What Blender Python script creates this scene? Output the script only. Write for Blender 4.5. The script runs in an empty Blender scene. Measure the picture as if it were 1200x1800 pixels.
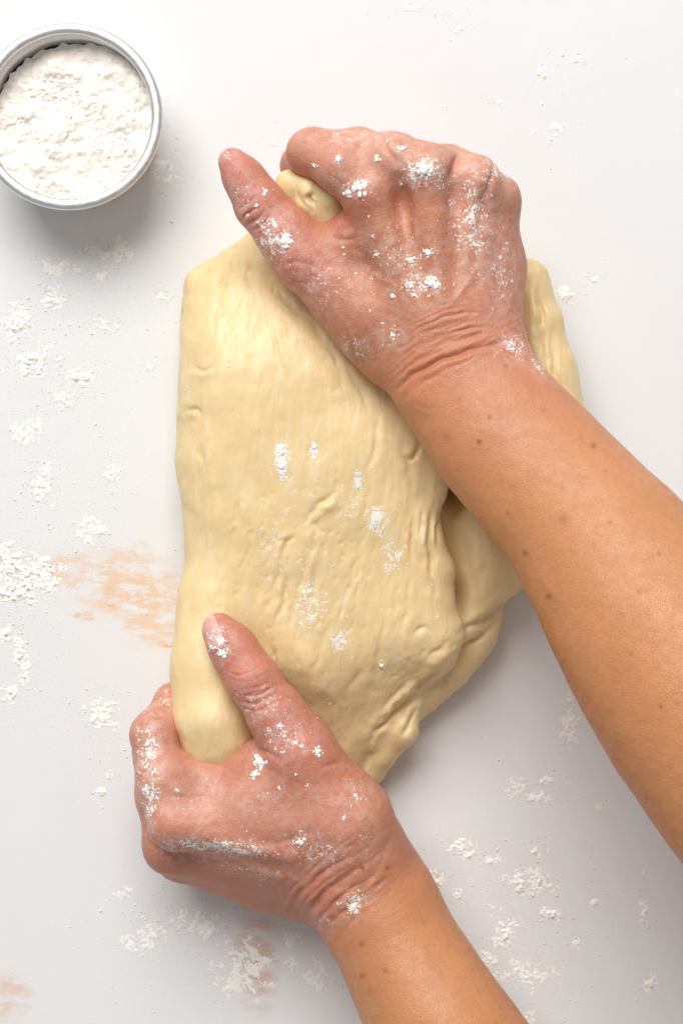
import bpy, bmesh, math, random
import numpy as np

# ------------------------------------------------------------------ camera, light, exposure
CAM_H = 0.9                      # camera height above the table (m)
S = 0.32 / 1200.0                # metres per photo pixel on the table plane
scene = bpy.context.scene
cd = bpy.data.cameras.new('camera'); cam = bpy.data.objects.new('camera', cd)
scene.collection.objects.link(cam); scene.camera = cam
cam.location = (0, 0, CAM_H); cam.rotation_euler = (0, 0, 0)
cd.sensor_fit = 'HORIZONTAL'; cd.sensor_width = 36.0; cd.lens = 36.0 * CAM_H / 0.32
cd.clip_start = 0.01; cd.clip_end = 20.0

world = bpy.data.worlds.new('World'); scene.world = world; world.use_nodes = True
bg = world.node_tree.nodes['Background']
bg.inputs[0].default_value = (1.0, 0.985, 0.98, 1); bg.inputs[1].default_value = 0.33

def area(name, loc, target, sx, sy, energy, col):
    from mathutils import Vector
    ld = bpy.data.lights.new(name, 'AREA'); ld.shape = 'RECTANGLE'; ld.size = sx; ld.size_y = sy
    ld.energy = energy; ld.color = col
    o = bpy.data.objects.new(name, ld); scene.collection.objects.link(o)
    o.location = loc
    o.rotation_euler = (Vector(target) - Vector(loc)).to_track_quat('-Z', 'Y').to_euler()
    return o
area('window_light', (-0.52, 2.15, 2.40), (0, 0, 0.02), 2.4, 2.0, 126.0, (1.0, 0.985, 0.965))

vs = scene.view_settings
vs.view_transform = 'Standard'; vs.look = 'None'; vs.gamma = 1.0; vs.exposure = 0.0
vs.use_curve_mapping = False
scene.display_settings.display_device = 'sRGB'
scene.cycles.max_bounces = 6; scene.cycles.diffuse_bounces = 3; scene.cycles.glossy_bounces = 3
scene.cycles.use_adaptive_sampling = True; scene.cycles.adaptive_threshold = 0.02

rng = np.random.default_rng(7)
COL = scene.collection

# ------------------------------------------------------------------ helpers
def P(px, py, zmm):
    z = zmm * 0.001; k = (CAM_H - z) / CAM_H
    return np.array([(px - 600) * S * k, (900 - py) * S * k, z])

def to_px(V):
    k = CAM_H / (CAM_H - V[:, 2])
    return 600 + V[:, 0] * k / S, 900 - V[:, 1] * k / S

_gr = np.random.default_rng(3).standard_normal((256, 3)); _gr = (_gr / np.linalg.norm(_gr, axis=1, keepdims=True)).astype(np.float32)
def _hash(ix, iy, iz, seed):
    n = (ix * 374761393 + iy * 668265263 + iz * 1440662683 + seed * 1274126177) & 0xffffffff
    n = ((n ^ (n >> 13)) * 1274126177) & 0xffffffff
    return ((n ^ (n >> 16)) & 255)

def vnoise(x, y, z, seed=0):
    """gradient noise, about -1..1"""
    x, y, z = np.broadcast_arrays(np.asarray(x, np.float64), np.asarray(y, np.float64), np.asarray(z, np.float64))
    sh = x.shape; x = x.ravel(); y = y.ravel(); z = z.ravel()
    x, y, z = (0.36 * x + 0.48 * y - 0.8 * z + 11.37, -0.8 * x + 0.6 * y + 5.71, 0.48 * x + 0.64 * y + 0.6 * z + 3.19)
    ix = np.floor(x); iy = np.floor(y); iz = np.floor(z)
    fx = (x - ix).astype(np.float32); fy = (y - iy).astype(np.float32); fz = (z - iz).astype(np.float32)
    ix = ix.astype(np.int64); iy = iy.astype(np.int64); iz = iz.astype(np.int64)
    ux = fx * fx * fx * (fx * (fx * 6 - 15) + 10); uy = fy * fy * fy * (fy * (fy * 6 - 15) + 10); uz = fz * fz * fz * (fz * (fz * 6 - 15) + 10)
    r = np.zeros(len(x), np.float32)
    for a in (0, 1):
        wa = ux if a else 1 - ux
        for b in (0, 1):
            wb = wa * (uy if b else 1 - uy)
            for c in (0, 1):
                g = _gr[_hash(ix + a, iy + b, iz + c, seed)]
                r += wb * (uz if c else 1 - uz) * (g[:, 0] * (fx - a) + g[:, 1] * (fy - b) + g[:, 2] * (fz - c))
    return (r * 1.9).astype(np.float64).reshape(sh)

def fbm(x, y, z, seed=0, octv=3, gain=0.5):
    s = 0; a = 1.0; t = 0
    for i in range(octv):
        s = s + a * vnoise(x * 2 ** i + 7.3 * i, y * 2 ** i - 3.1 * i, z * 2 ** i + 1.7 * i, seed + i * 17); t += a; a *= gain
    return s / t

def sstep(a, b, x):
    t = np.clip((x - a) / (b - a), 0, 1); return t * t * (3 - 2 * t)

def polyd(x, y, poly):
    """distance to an open polyline and the 0..1 position along it"""
    poly = np.asarray(poly, float)
    L = np.hypot(*(poly[1:] - poly[:-1]).T); acc = np.concatenate([[0], np.cumsum(L)]); tot = acc[-1]
    bd = np.full(x.shape, 1e9); bt = np.zeros(x.shape); side = np.zeros(x.shape)
    for i in range(len(poly) - 1):
        a = poly[i]; d = poly[i + 1] - a; l2 = (d ** 2).sum() + 1e-9
        t = np.clip(((x - a[0]) * d[0] + (y - a[1]) * d[1]) / l2, 0, 1)
        qx = x - a[0] - t * d[0]; qy = y - a[1] - t * d[1]
        dd = np.hypot(qx, qy); m = dd < bd
        bd = np.where(m, dd, bd); bt = np.where(m, (acc[i] + t * L[i]) / tot, bt)
        side = np.where(m, np.sign(d[0] * qy - d[1] * qx), side)
    return bd, bt, side

def poly_sdf(x, y, poly):
    poly = np.asarray(poly, float); n = len(poly)
    bd = np.full(x.shape, 1e18); sgn = np.ones(x.shape)
    j = n - 1
    for i in range(n):
        e = poly[j] - poly[i]; wx = x - poly[i, 0]; wy = y - poly[i, 1]
        t = np.clip((wx * e[0] + wy * e[1]) / (e @ e + 1e-12), 0, 1)
        bd = np.minimum(bd, (wx - e[0] * t) ** 2 + (wy - e[1] * t) ** 2)
        c1 = y >= poly[i, 1]; c2 = y < poly[j, 1]; c3 = e[0] * wy > e[1] * wx
        flip = (c1 & c2 & c3) | (~c1 & ~c2 & ~c3)
        sgn = np.where(flip, -sgn, sgn)
        j = i
    return sgn * np.sqrt(bd)

def spline(pts, n=8, closed=False):
    pts = np.asarray(pts, float); m = len(pts); out = []
    rngi = range(m) if closed else range(m - 1)
    for i in rngi:
        if closed:
            p0, p1, p2, p3 = pts[(i - 1) % m], pts[i], pts[(i + 1) % m], pts[(i + 2) % m]
        else:
            p0, p1, p2, p3 = pts[max(i - 1, 0)], pts[i], pts[i + 1], pts[min(i + 2, m - 1)]
        for t in np.linspace(0, 1, n, endpoint=False):
            out.append(0.5 * ((2 * p1) + (-p0 + p2) * t + (2 * p0 - 5 * p1 + 4 * p2 - p3) * t * t + (-p0 + 3 * p1 - 3 * p2 + p3) * t ** 3))
    if not closed: out.append(pts[-1])
    return np.array(out)

class Grid:
    """dense signed-distance grid in a rotated frame"""
    def __init__(self, lo, hi, h, R=np.eye(3)):
        self.R = R; self.h = h; self.lo = np.asarray(lo, float)
        self.n = np.ceil((np.asarray(hi) - self.lo) / h).astype(int) + 1
        self.ax = [(self.lo[i] + np.arange(self.n[i]) * h).astype(np.float32) for i in range(3)]
    def new(self): return np.full(self.n, 0.05, np.float32)
    def loc(self, p): return self.R.T @ np.asarray(p, float)
    def cone(self, F, a, b, k, f=(1, 1), up=None):
        """smooth-union a tapered (optionally flattened) capsule into F.  a, b = (xyz, radius) in metres"""
        pa, ra = self.loc(a[0]), a[1]; pb, rb = self.loc(b[0]), b[1]
        pad = k + 0.004
        lo = np.minimum(pa - ra, pb - rb) - pad; hi = np.maximum(pa + ra, pb + rb) + pad
        i0 = np.clip(np.floor((lo - self.lo) / self.h).astype(int), 0, self.n); i1 = np.clip(np.ceil((hi - self.lo) / self.h).astype(int) + 1, 0, self.n)
        if (i1 <= i0).any(): return
        sl = tuple(slice(i0[i], i1[i]) for i in range(3))
        X = self.ax[0][sl[0]][:, None, None]; Y = self.ax[1][sl[1]][None, :, None]; Z = self.ax[2][sl[2]][None, None, :]
        d = (pb - pa); l2 = max(float(d @ d), 1e-12)
        t = np.clip(((X - pa[0]) * d[0] + (Y - pa[1]) * d[1] + (Z - pa[2]) * d[2]) / l2, 0, 1).astype(np.float32)
        qx = X - (pa[0] + t * d[0]); qy = Y - (pa[1] + t * d[1]); qz = Z - (pa[2] + t * d[2])
        q2 = qx * qx + qy * qy + qz * qz
        r = ra + (rb - ra) * t
        if up is not None:
            u = self.R.T @ (np.asarray(up, float) / np.linalg.norm(up))
            ff = f[0] + (f[1] - f[0]) * t
            qu = qx * u[0] + qy * u[1] + qz * u[2]
            qq = np.sqrt(q2 + qu * qu * (1 / (ff * ff) - 1)) + 1e-7
            v = (qq - r) * (np.sqrt(q2) + 1e-7) / qq
        else:
            v = np.sqrt(q2) - r
        F[sl] = smin(F[sl], v.astype(np.float32), k)
    def chain(self, F, pts, k, f=None, up=None):
        for i in range(len(pts) - 1):
            ff = (1, 1) if f is None else (f[i], f[i + 1])
            self.cone(F, pts[i], pts[i + 1], k, ff, up if f is not None else None)

def smin(a, b, k):
    if k <= 0: return np.minimum(a, b)
    h = np.maximum(k - np.abs(a - b), 0) / k
    return np.minimum(a, b) - h * h * k * 0.25

def surface_nets(G, f):
    s = f < 0
    cnt = np.zeros(np.array(f.shape) - 1, np.uint8)
    for a in (0, 1):
        for b in (0, 1):
            for c in (0, 1):
                cnt += s[a:s.shape[0] - 1 + a, b:s.shape[1] - 1 + b, c:s.shape[2] - 1 + c]
    act = (cnt > 0) & (cnt < 8)
    I, J, K = np.nonzero(act)
    vid = np.full(act.shape, -1, np.int32); vid[I, J, K] = np.arange(len(I), dtype=np.int32)
    corners = [(a, b, c) for a in (0, 1) for b in (0, 1) for c in (0, 1)]
    val = {co: f[I + co[0], J + co[1], K + co[2]].astype(np.float64) for co in corners}
    acc = np.zeros((len(I), 3)); w = np.zeros(len(I))
    for co in corners:
        for ax in range(3):
            if co[ax] == 0:
                c2 = list(co); c2[ax] = 1; c2 = tuple(c2)
                fa, fb = val[co], val[c2]
                m = (fa < 0) != (fb < 0)
                t = np.where(m, fa / np.where(m, fa - fb, 1), 0)
                for d in range(3):
                    acc[:, d] += np.where(m, co[d] + (t if d == ax else 0), 0)
                w += m
    loc = acc / w[:, None] + np.stack([I, J, K], 1)
    V = (loc * G.h + G.lo) @ G.R.T
    quads = []
    sh = s.shape
    for ax in range(3):
        o1, o2 = [(1, 2), (2, 0), (0, 1)][ax]
        slA = [slice(1, -1)] * 3; slA[ax] = slice(0, sh[ax] - 1)
        slB = [slice(1, -1)] * 3; slB[ax] = slice(1, sh[ax])
        A = s[tuple(slA)]; B = s[tuple(slB)]
        E = np.argwhere(A != B)
        if len(E) == 0: continue
        inside = A[E[:, 0], E[:, 1], E[:, 2]]
        off = np.array([1, 1, 1]); off[ax] = 0
        E = E + off
        def cell(d1, d2):
            q = E.copy(); q[:, o1] += d1; q[:, o2] += d2
            return vid[q[:, 0], q[:, 1], q[:, 2]]
        q = np.stack([cell(-1, -1), cell(0, -1), cell(0, 0), cell(-1, 0)], 1)
        q[~inside] = q[~inside][:, ::-1]
        quads.append(q)
    Q = np.concatenate(quads)
    Q = Q[(Q >= 0).all(1)]
    return V, Q

def vnormals(V, Q):
    n = np.cross(V[Q[:, 2]] - V[Q[:, 0]], V[Q[:, 3]] - V[Q[:, 1]])
    N = np.zeros_like(V)
    for c in range(4):
        for d in range(3):
            N[:, d] += np.bincount(Q[:, c], n[:, d], len(V))
    return N / (np.linalg.norm(N, axis=1, keepdims=True) + 1e-12)

def smooth(V, Q, it, lam=0.5, data=None):
    e = np.concatenate([Q[:, [0, 1]], Q[:, [1, 2]], Q[:, [2, 3]], Q[:, [3, 0]]])
    a = np.concatenate([e[:, 0], e[:, 1]]); b = np.concatenate([e[:, 1], e[:, 0]])
    deg = np.bincount(a, minlength=len(V)).astype(float); deg[deg == 0] = 1
    for i in range(it):
        l = lam if i % 2 == 0 else -lam * 1.04
        M = np.stack([np.bincount(a, V[b, d], len(V)) for d in range(3)], 1) / deg[:, None]
        V = V + l * (M - V)
    return V

def subdivide(V, Q, sel):
    """split the selected quads into four; quads next to them become fans (triangles stored as a, b, c, c)"""
    S_ = Q[sel]; n0 = len(V); ns = len(S_)
    def keys(F): return np.stack([np.minimum(F[:, k], F[:, (k + 1) % 4]).astype(np.int64) * n0 + np.maximum(F[:, k], F[:, (k + 1) % 4]) for k in range(4)], 1)
    ks = keys(S_); uk, inv = np.unique(ks.ravel(), return_inverse=True); inv = inv.reshape(ns, 4)
    mid = (V[uk // n0] + V[uk % n0]) / 2; n1 = n0 + len(uk); m = inv + n0; c = n1 + np.arange(ns)
    new = np.concatenate([np.stack([S_[:, k], m[:, k], c, m[:, (k - 1) % 4]], 1) for k in range(4)])
    U = Q[~sel]; ku = keys(U); pos = np.clip(np.searchsorted(uk, ku), 0, len(uk) - 1); hit = uk[pos] == ku
    tr = hit.any(1); T = U[tr]; ht = hit[tr]; pt = pos[tr] + n0; n2 = n1 + ns; fan = []
    for q in range(len(T)):
        ring = []
        for k in range(4):
            ring.append(T[q, k])
            if ht[q, k]: ring.append(pt[q, k])
        fan += [(n2 + q, ring[a], ring[(a + 1) % len(ring)], ring[(a + 1) % len(ring)]) for a in range(len(ring))]
    V2 = np.concatenate([V, mid, V[S_].mean(1), V[T].mean(1)])
    return V2, np.concatenate([U[~tr], new, np.array(fan, Q.dtype).reshape(-1, 4)])
def mesh_obj(name, V, F, mat, parent=None, shade=True, attrs=None):
    me = bpy.data.meshes.new(name)
    F = np.asarray(F); nf, k = F.shape
    me.vertices.add(len(V)); me.vertices.foreach_set('co', np.asarray(V, np.float32).ravel())
    tri = (F[:, 2] == F[:, 3]) if k == 4 else np.zeros(nf, bool)
    idx = np.concatenate([F[~tri].ravel(), F[tri][:, :3].ravel()]).astype(np.int32)
    nq = int((~tri).sum()); start = np.concatenate([np.arange(nq) * k, nq * k + np.arange(nf - nq) * 3]).astype(np.int32)
    me.loops.add(len(idx)); me.loops.foreach_set('vertex_index', idx)
    me.polygons.add(nf); me.polygons.foreach_set('loop_start', start)
    me.update(calc_edges=True)
    if shade: me.polygons.foreach_set('use_smooth', np.ones(nf, bool))
    for an, av in (attrs or {}).items():
        if av.ndim == 2:
            at = me.attributes.new(an, 'FLOAT_COLOR', 'POINT')
            c = np.ones((len(V), 4), np.float32); c[:, :3] = av
            at.data.foreach_set('color', c.ravel())
        else:
            at = me.attributes.new(an, 'FLOAT', 'POINT'); at.data.foreach_set('value', av.astype(np.float32))
    me.materials.append(mat); me.validate()
    o = bpy.data.objects.new(name, me); COL.objects.link(o)
    if parent is not None: o.parent = parent
    return o

def tag(o, label=None, cat=None, kind=None, group=None):
    if label: o['label'] = label
    if cat: o['category'] = cat
    if kind: o['kind'] = kind
    if group: o['group'] = group
    return o

# ------------------------------------------------------------------ materials
class NT:
    def __init__(self, name):
        self.m = bpy.data.materials.new(name); self.m.use_nodes = True
        self.t = self.m.node_tree; self.b = self.t.nodes['Principled BSDF']
    def n(self, typ, **kw):
        nd = self.t.nodes.new(typ)
        for k, v in kw.items(): setattr(nd, k, v)
        return nd
    def set(self, nd, key, v):
        s = nd.inputs[key]
        if isinstance(v, bpy.types.NodeSocket): self.t.links.new(v, s)
        else: s.default_value = v
    def math(self, op, a, b=None, clamp=False):
        nd = self.n('ShaderNodeMath', operation=op, use_clamp=clamp); self.set(nd, 0, a)
        if b is not None: self.set(nd, 1, b)
        return nd.outputs[0]
    def mix(self, f, a, b, blend='MIX'):
        nd = self.n('ShaderNodeMix', data_type='RGBA', blend_type=blend)
        self.set(nd, 0, f); self.set(nd, 6, a); self.set(nd, 7, b); return nd.outputs[2]
    def coord(self): return self.n('ShaderNodeTexCoord').outputs['Object']
    def mapping(self, v, loc=(0, 0, 0), rot=(0, 0, 0), sc=(1, 1, 1), typ='POINT'):
        nd = self.n('ShaderNodeMapping', vector_type=typ); self.set(nd, 'Vector', v)
        nd.inputs['Location'].default_value = loc; nd.inputs['Rotation'].default_value = rot; nd.inputs['Scale'].default_value = sc
        return nd.outputs[0]
    def noise(self, v, sc, det=3, rough=0.5, dist=0.0):
        nd = self.n('ShaderNodeTexNoise'); self.set(nd, 'Vector', v); nd.inputs['Scale'].default_value = sc
        nd.inputs['Detail'].default_value = det; nd.inputs['Roughness'].default_value = rough; nd.inputs['Distortion'].default_value = dist
        return nd.outputs[0]
    def voro(self, v, sc, feat='F1'):
        nd = self.n('ShaderNodeTexVoronoi', feature=feat); self.set(nd, 'Vector', v); nd.inputs['Scale'].default_value = sc
        return nd.outputs['Distance']
    def ramp(self, f, a, b, lo=0.0, hi=1.0):
        nd = self.n('ShaderNodeMapRange', interpolation_type='SMOOTHSTEP'); self.set(nd, 0, f)
        nd.inputs[1].default_value = a; nd.inputs[2].default_value = b; nd.inputs[3].default_value = lo; nd.inputs[4].default_value = hi
        return nd.outputs[0]
    def attr(self, name):
        nd = self.n('ShaderNodeAttribute'); nd.attribute_name = name; return nd
    def bump(self, h, dist, strength=1.0, prev=None):
        nd = self.n('ShaderNodeBump'); self.set(nd, 'Height', h); nd.inputs['Distance'].default_value = dist; nd.inputs['Strength'].default_value = strength
        if prev is not None: self.t.links.new(prev, nd.inputs['Normal'])
        return nd.outputs[0]
    def out(self, **kw):
        for k, v in kw.items(): self.set(self.b, k.replace('_', ' '), v)
        return self.m

def flour_specks(t, co, mask):
    """fine powder caught on a surface: specks where the mask is dense"""
    n1 = t.noise(co, 1000, 2, 0.6); n2 = t.noise(co, 330, 3, 0.6)
    v = t.math('ADD', t.math('MULTIPLY', n1, 0.6), t.math('MULTIPLY', n2, 0.5))
    th = t.math('SUBTRACT', 0.80, t.math('MULTIPLY', mask, 0.33))
    return t.ramp(t.math('SUBTRACT', v, th), 0.0, 0.07)

def mat_skin():
    t = NT('skin'); co = t.coord()
    tint = t.attr('tint').outputs['Color']; fl = t.attr('flour').outputs['Fac']
    m1 = t.noise(co, 170, 3, 0.6); m2 = t.noise(co, 800, 2, 0.6)
    c = t.mix(t.ramp(m1, 0.42, 0.70, 0.0, 0.34), tint, (0.54, 0.19, 0.10, 1))
    c = t.mix(t.ramp(m2, 0.45, 0.75, 0.0, 0.25), c, (0.38, 0.15, 0.08, 1))
    fr = t.voro(co, 95); c = t.mix(t.math('MULTIPLY', t.ramp(fr, 0.05, 0.13, 0.5, 0.0), t.ramp(m1, 0.5, 0.6)), c, (0.34, 0.12, 0.06, 1))
    fr2 = t.voro(co, 260); c = t.mix(t.math('MULTIPLY', t.ramp(fr2, 0.06, 0.16, 0.4, 0.0), t.ramp(m1, 0.45, 0.58)), c, (0.45, 0.13, 0.07, 1))
    sp = flour_specks(t, co, fl)
    film = t.math('MULTIPLY', t.math('MULTIPLY', fl, t.ramp(t.noise(co, 260, 4, 0.65), 0.36, 0.66)), 0.42)
    c = t.mix(film, c, (0.86, 0.80, 0.75, 1))
    c = t.mix(sp, c, (0.93, 0.90, 0.85, 1))
    cells = t.voro(t.mapping(co, rot=(0, 0, 0.5), sc=(1, 0.75, 1)), 1000, 'DISTANCE_TO_EDGE')
    hgt = t.math('ADD', t.ramp(cells, 0.0, 0.2), t.math('MULTIPLY', m2, 1.6))
    nb = t.bump(t.math('ADD', hgt, t.math('MULTIPLY', sp, 2.5)), 0.00012, 0.5)
    rough = t.math('ADD', t.ramp(m1, 0.3, 0.7, 0.40, 0.50), t.math('MULTIPLY', sp, 0.4))
    m = t.out(Base_Color=c, Roughness=rough, Normal=nb, Subsurface_Weight=0.12, Subsurface_Scale=0.003, Specular_IOR_Level=0.52)
    t.b.inputs['Subsurface Radius'].default_value = (1.0, 0.35, 0.18)
    return m

def mat_dough():
    t = NT('dough'); co = t.coord()
    fl = t.attr('flour').outputs['Fac']; tint = t.attr('tint').outputs['Color']
    big = t.noise(co, 26, 3, 0.55); mp = t.mapping(co, rot=(0, 0, 0.25), sc=(1, 0.25, 1)); mid = t.noise(mp, 190, 3, 0.6, 0.4)
    c = t.mix(t.ramp(big, 0.35, 0.68, 0.0, 0.45), tint, (0.82, 0.61, 0.31, 1))
    c = t.mix(t.ramp(mid, 0.45, 0.75, 0.0, 0.35), c, (0.92, 0.80, 0.55, 1))
    sp = flour_specks(t, co, fl)
    c = t.mix(sp, c, (0.92, 0.89, 0.83, 1))
    nb = t.bump(t.math('ADD', mid, t.math('MULTIPLY', sp, 0.3)), 0.0013, 0.45)
    rough = t.math('ADD', t.ramp(big, 0.3, 0.7, 0.34, 0.50), t.math('MULTIPLY', sp, 0.4))
    m = t.out(Base_Color=c, Roughness=rough, Normal=nb, Subsurface_Weight=0.3, Subsurface_Scale=0.005, Specular_IOR_Level=0.5)
    t.b.inputs['Subsurface Radius'].default_value = (1.0, 0.7, 0.35)
    return m

def mat_flour(name='flour', bump=0.0, warm=1.0):
    t = NT(name); co = t.coord()
    n2 = t.noise(co, 220, 4, 0.6)
    c = t.mix(t.ramp(n2, 0.35, 0.7), (0.93, 0.90 * warm ** .5, 0.84 * warm, 1), (0.95, 0.93 * warm ** .5, 0.89 * warm, 1))
    if bump: t.out(Normal=t.bump(t.noise(co, 800, 4, 0.65), bump, 0.6))
    return t.out(Base_Color=c, Roughness=0.95, Specular_IOR_Level=0.1)

def mat_table():
    t = NT('white_painted_board'); co = t.coord()
    base = t.mix(t.ramp(t.noise(co, 9, 4, 0.5), 0.3, 0.7), (0.785, 0.783, 0.785, 1), (0.80, 0.80, 0.803, 1))
    def ell(cx, cy, rx, ry, rot=0.0, soft=0.35):
        p = P(cx, cy, 0)
        v = t.mapping(co, loc=(p[0], p[1], 0), rot=(0, 0, rot), sc=(rx * S, ry * S, 1), typ='TEXTURE')
        nd = t.n('ShaderNodeVectorMath', operation='LENGTH'); t.set(nd, 0, v)
        return t.ramp(nd.outputs['Value'], soft, 1.0, 1.0, 0.0)
    warp = t.noise(co, 45, 4, 0.6); fine = t.noise(t.mapping(co, rot=(0, 0, 0.3), sc=(0.5, 1.2, 1)), 170, 5, 0.68)
    brk = t.math('MULTIPLY', t.ramp(warp, 0.30, 0.55), t.ramp(fine, 0.36, 0.60))
    orange = (0.80, 0.47, 0.22, 1)
    def stain(c, m, amt, col=orange, tex=brk):
        return t.mix(t.math('MULTIPLY', t.math('MULTIPLY', m, tex), amt), c, col)
    c = base
    c = stain(c, ell(205, 1020, 160, 75, -0.12, 0.4), 0.6)
    c = stain(c, ell(255, 1080, 110, 75, -0.2, 0.4), 0.55)
    c = stain(c, ell(70, 1000, 70, 40, 0.1, 0.3), 0.5)
    c = stain(c, ell(248, 968, 28, 22, -0.3, 0.3), 0.55)
    c = stain(c, ell(146, 1082, 30, 12, -0.2, 0.3), 1.0, (0.78, 0.42, 0.16, 1), t.ramp(fine, 0.4, 0.62))
    c = stain(c, ell(296, 1132, 26, 10, 0.05, 0.3), 0.9, (0.78, 0.42, 0.16, 1), t.ramp(fine, 0.4, 0.62))
    c = stain(c, ell(5, 1750, 75, 60, -0.6, 0.3), 0.6, (0.72, 0.42, 0.25, 1))
    c = stain(c, ell(450, 1680, 55, 140, 0.05, 0.2), 0.85, (0.66, 0.42, 0.30, 1))
    nb = t.bump(t.noise(co, 60, 3, 0.5), 0.0006, 0.25)
    nb = t.bump(t.noise(co, 900, 3, 0.6), 0.00012, 0.3, nb)
    return t.out(Base_Color=c, Roughness=0.55, Normal=nb, Specular_IOR_Level=0.3)

def mat_metal():
    t = NT('brushed_aluminium'); co = t.coord()
    n = t.noise(t.mapping(co, sc=(1, 1, 9)), 260, 4, 0.6)
    dust = t.math('MULTIPLY', t.ramp(t.noise(co, 700, 4, 0.7), 0.62, 0.72), t.ramp(t.noise(co, 50, 2), 0.45, 0.6))
    c = t.mix(dust, (0.80, 0.795, 0.79, 1), (0.92, 0.90, 0.87, 1))
    met = t.math('SUBTRACT', 1.0, dust)
    return t.out(Base_Color=c, Metallic=met, Roughness=t.ramp(n, 0.3, 0.7, 0.38, 0.55), Normal=t.bump(n, 0.0002, 0.3))

M_SKIN = mat_skin(); M_DOUGH = mat_dough(); M_FLOUR = mat_flour(); M_TABLE = mat_table(); M_METAL = mat_metal()

# ------------------------------------------------------------------ the table
bm = bmesh.new()
bmesh.ops.create_grid(bm, x_segments=4, y_segments=4, size=1.0)
me = bpy.data.meshes.new('tabletop'); bm.to_mesh(me); bm.free(); me.materials.append(M_TABLE)
table = bpy.data.objects.new('tabletop', me); COL.objects.link(table)
tag(table, kind='structure', label='white painted work surface with faint tan stains')

# ------------------------------------------------------------------ dough
def poly_world(pts, z, n=6):
    sp = spline(pts, n, True); k = (CAM_H - z * 0.001) / CAM_H
    return np.stack([(sp[:, 0] - 600) * S * k, (900 - sp[:, 1]) * S * k], 1)

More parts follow.
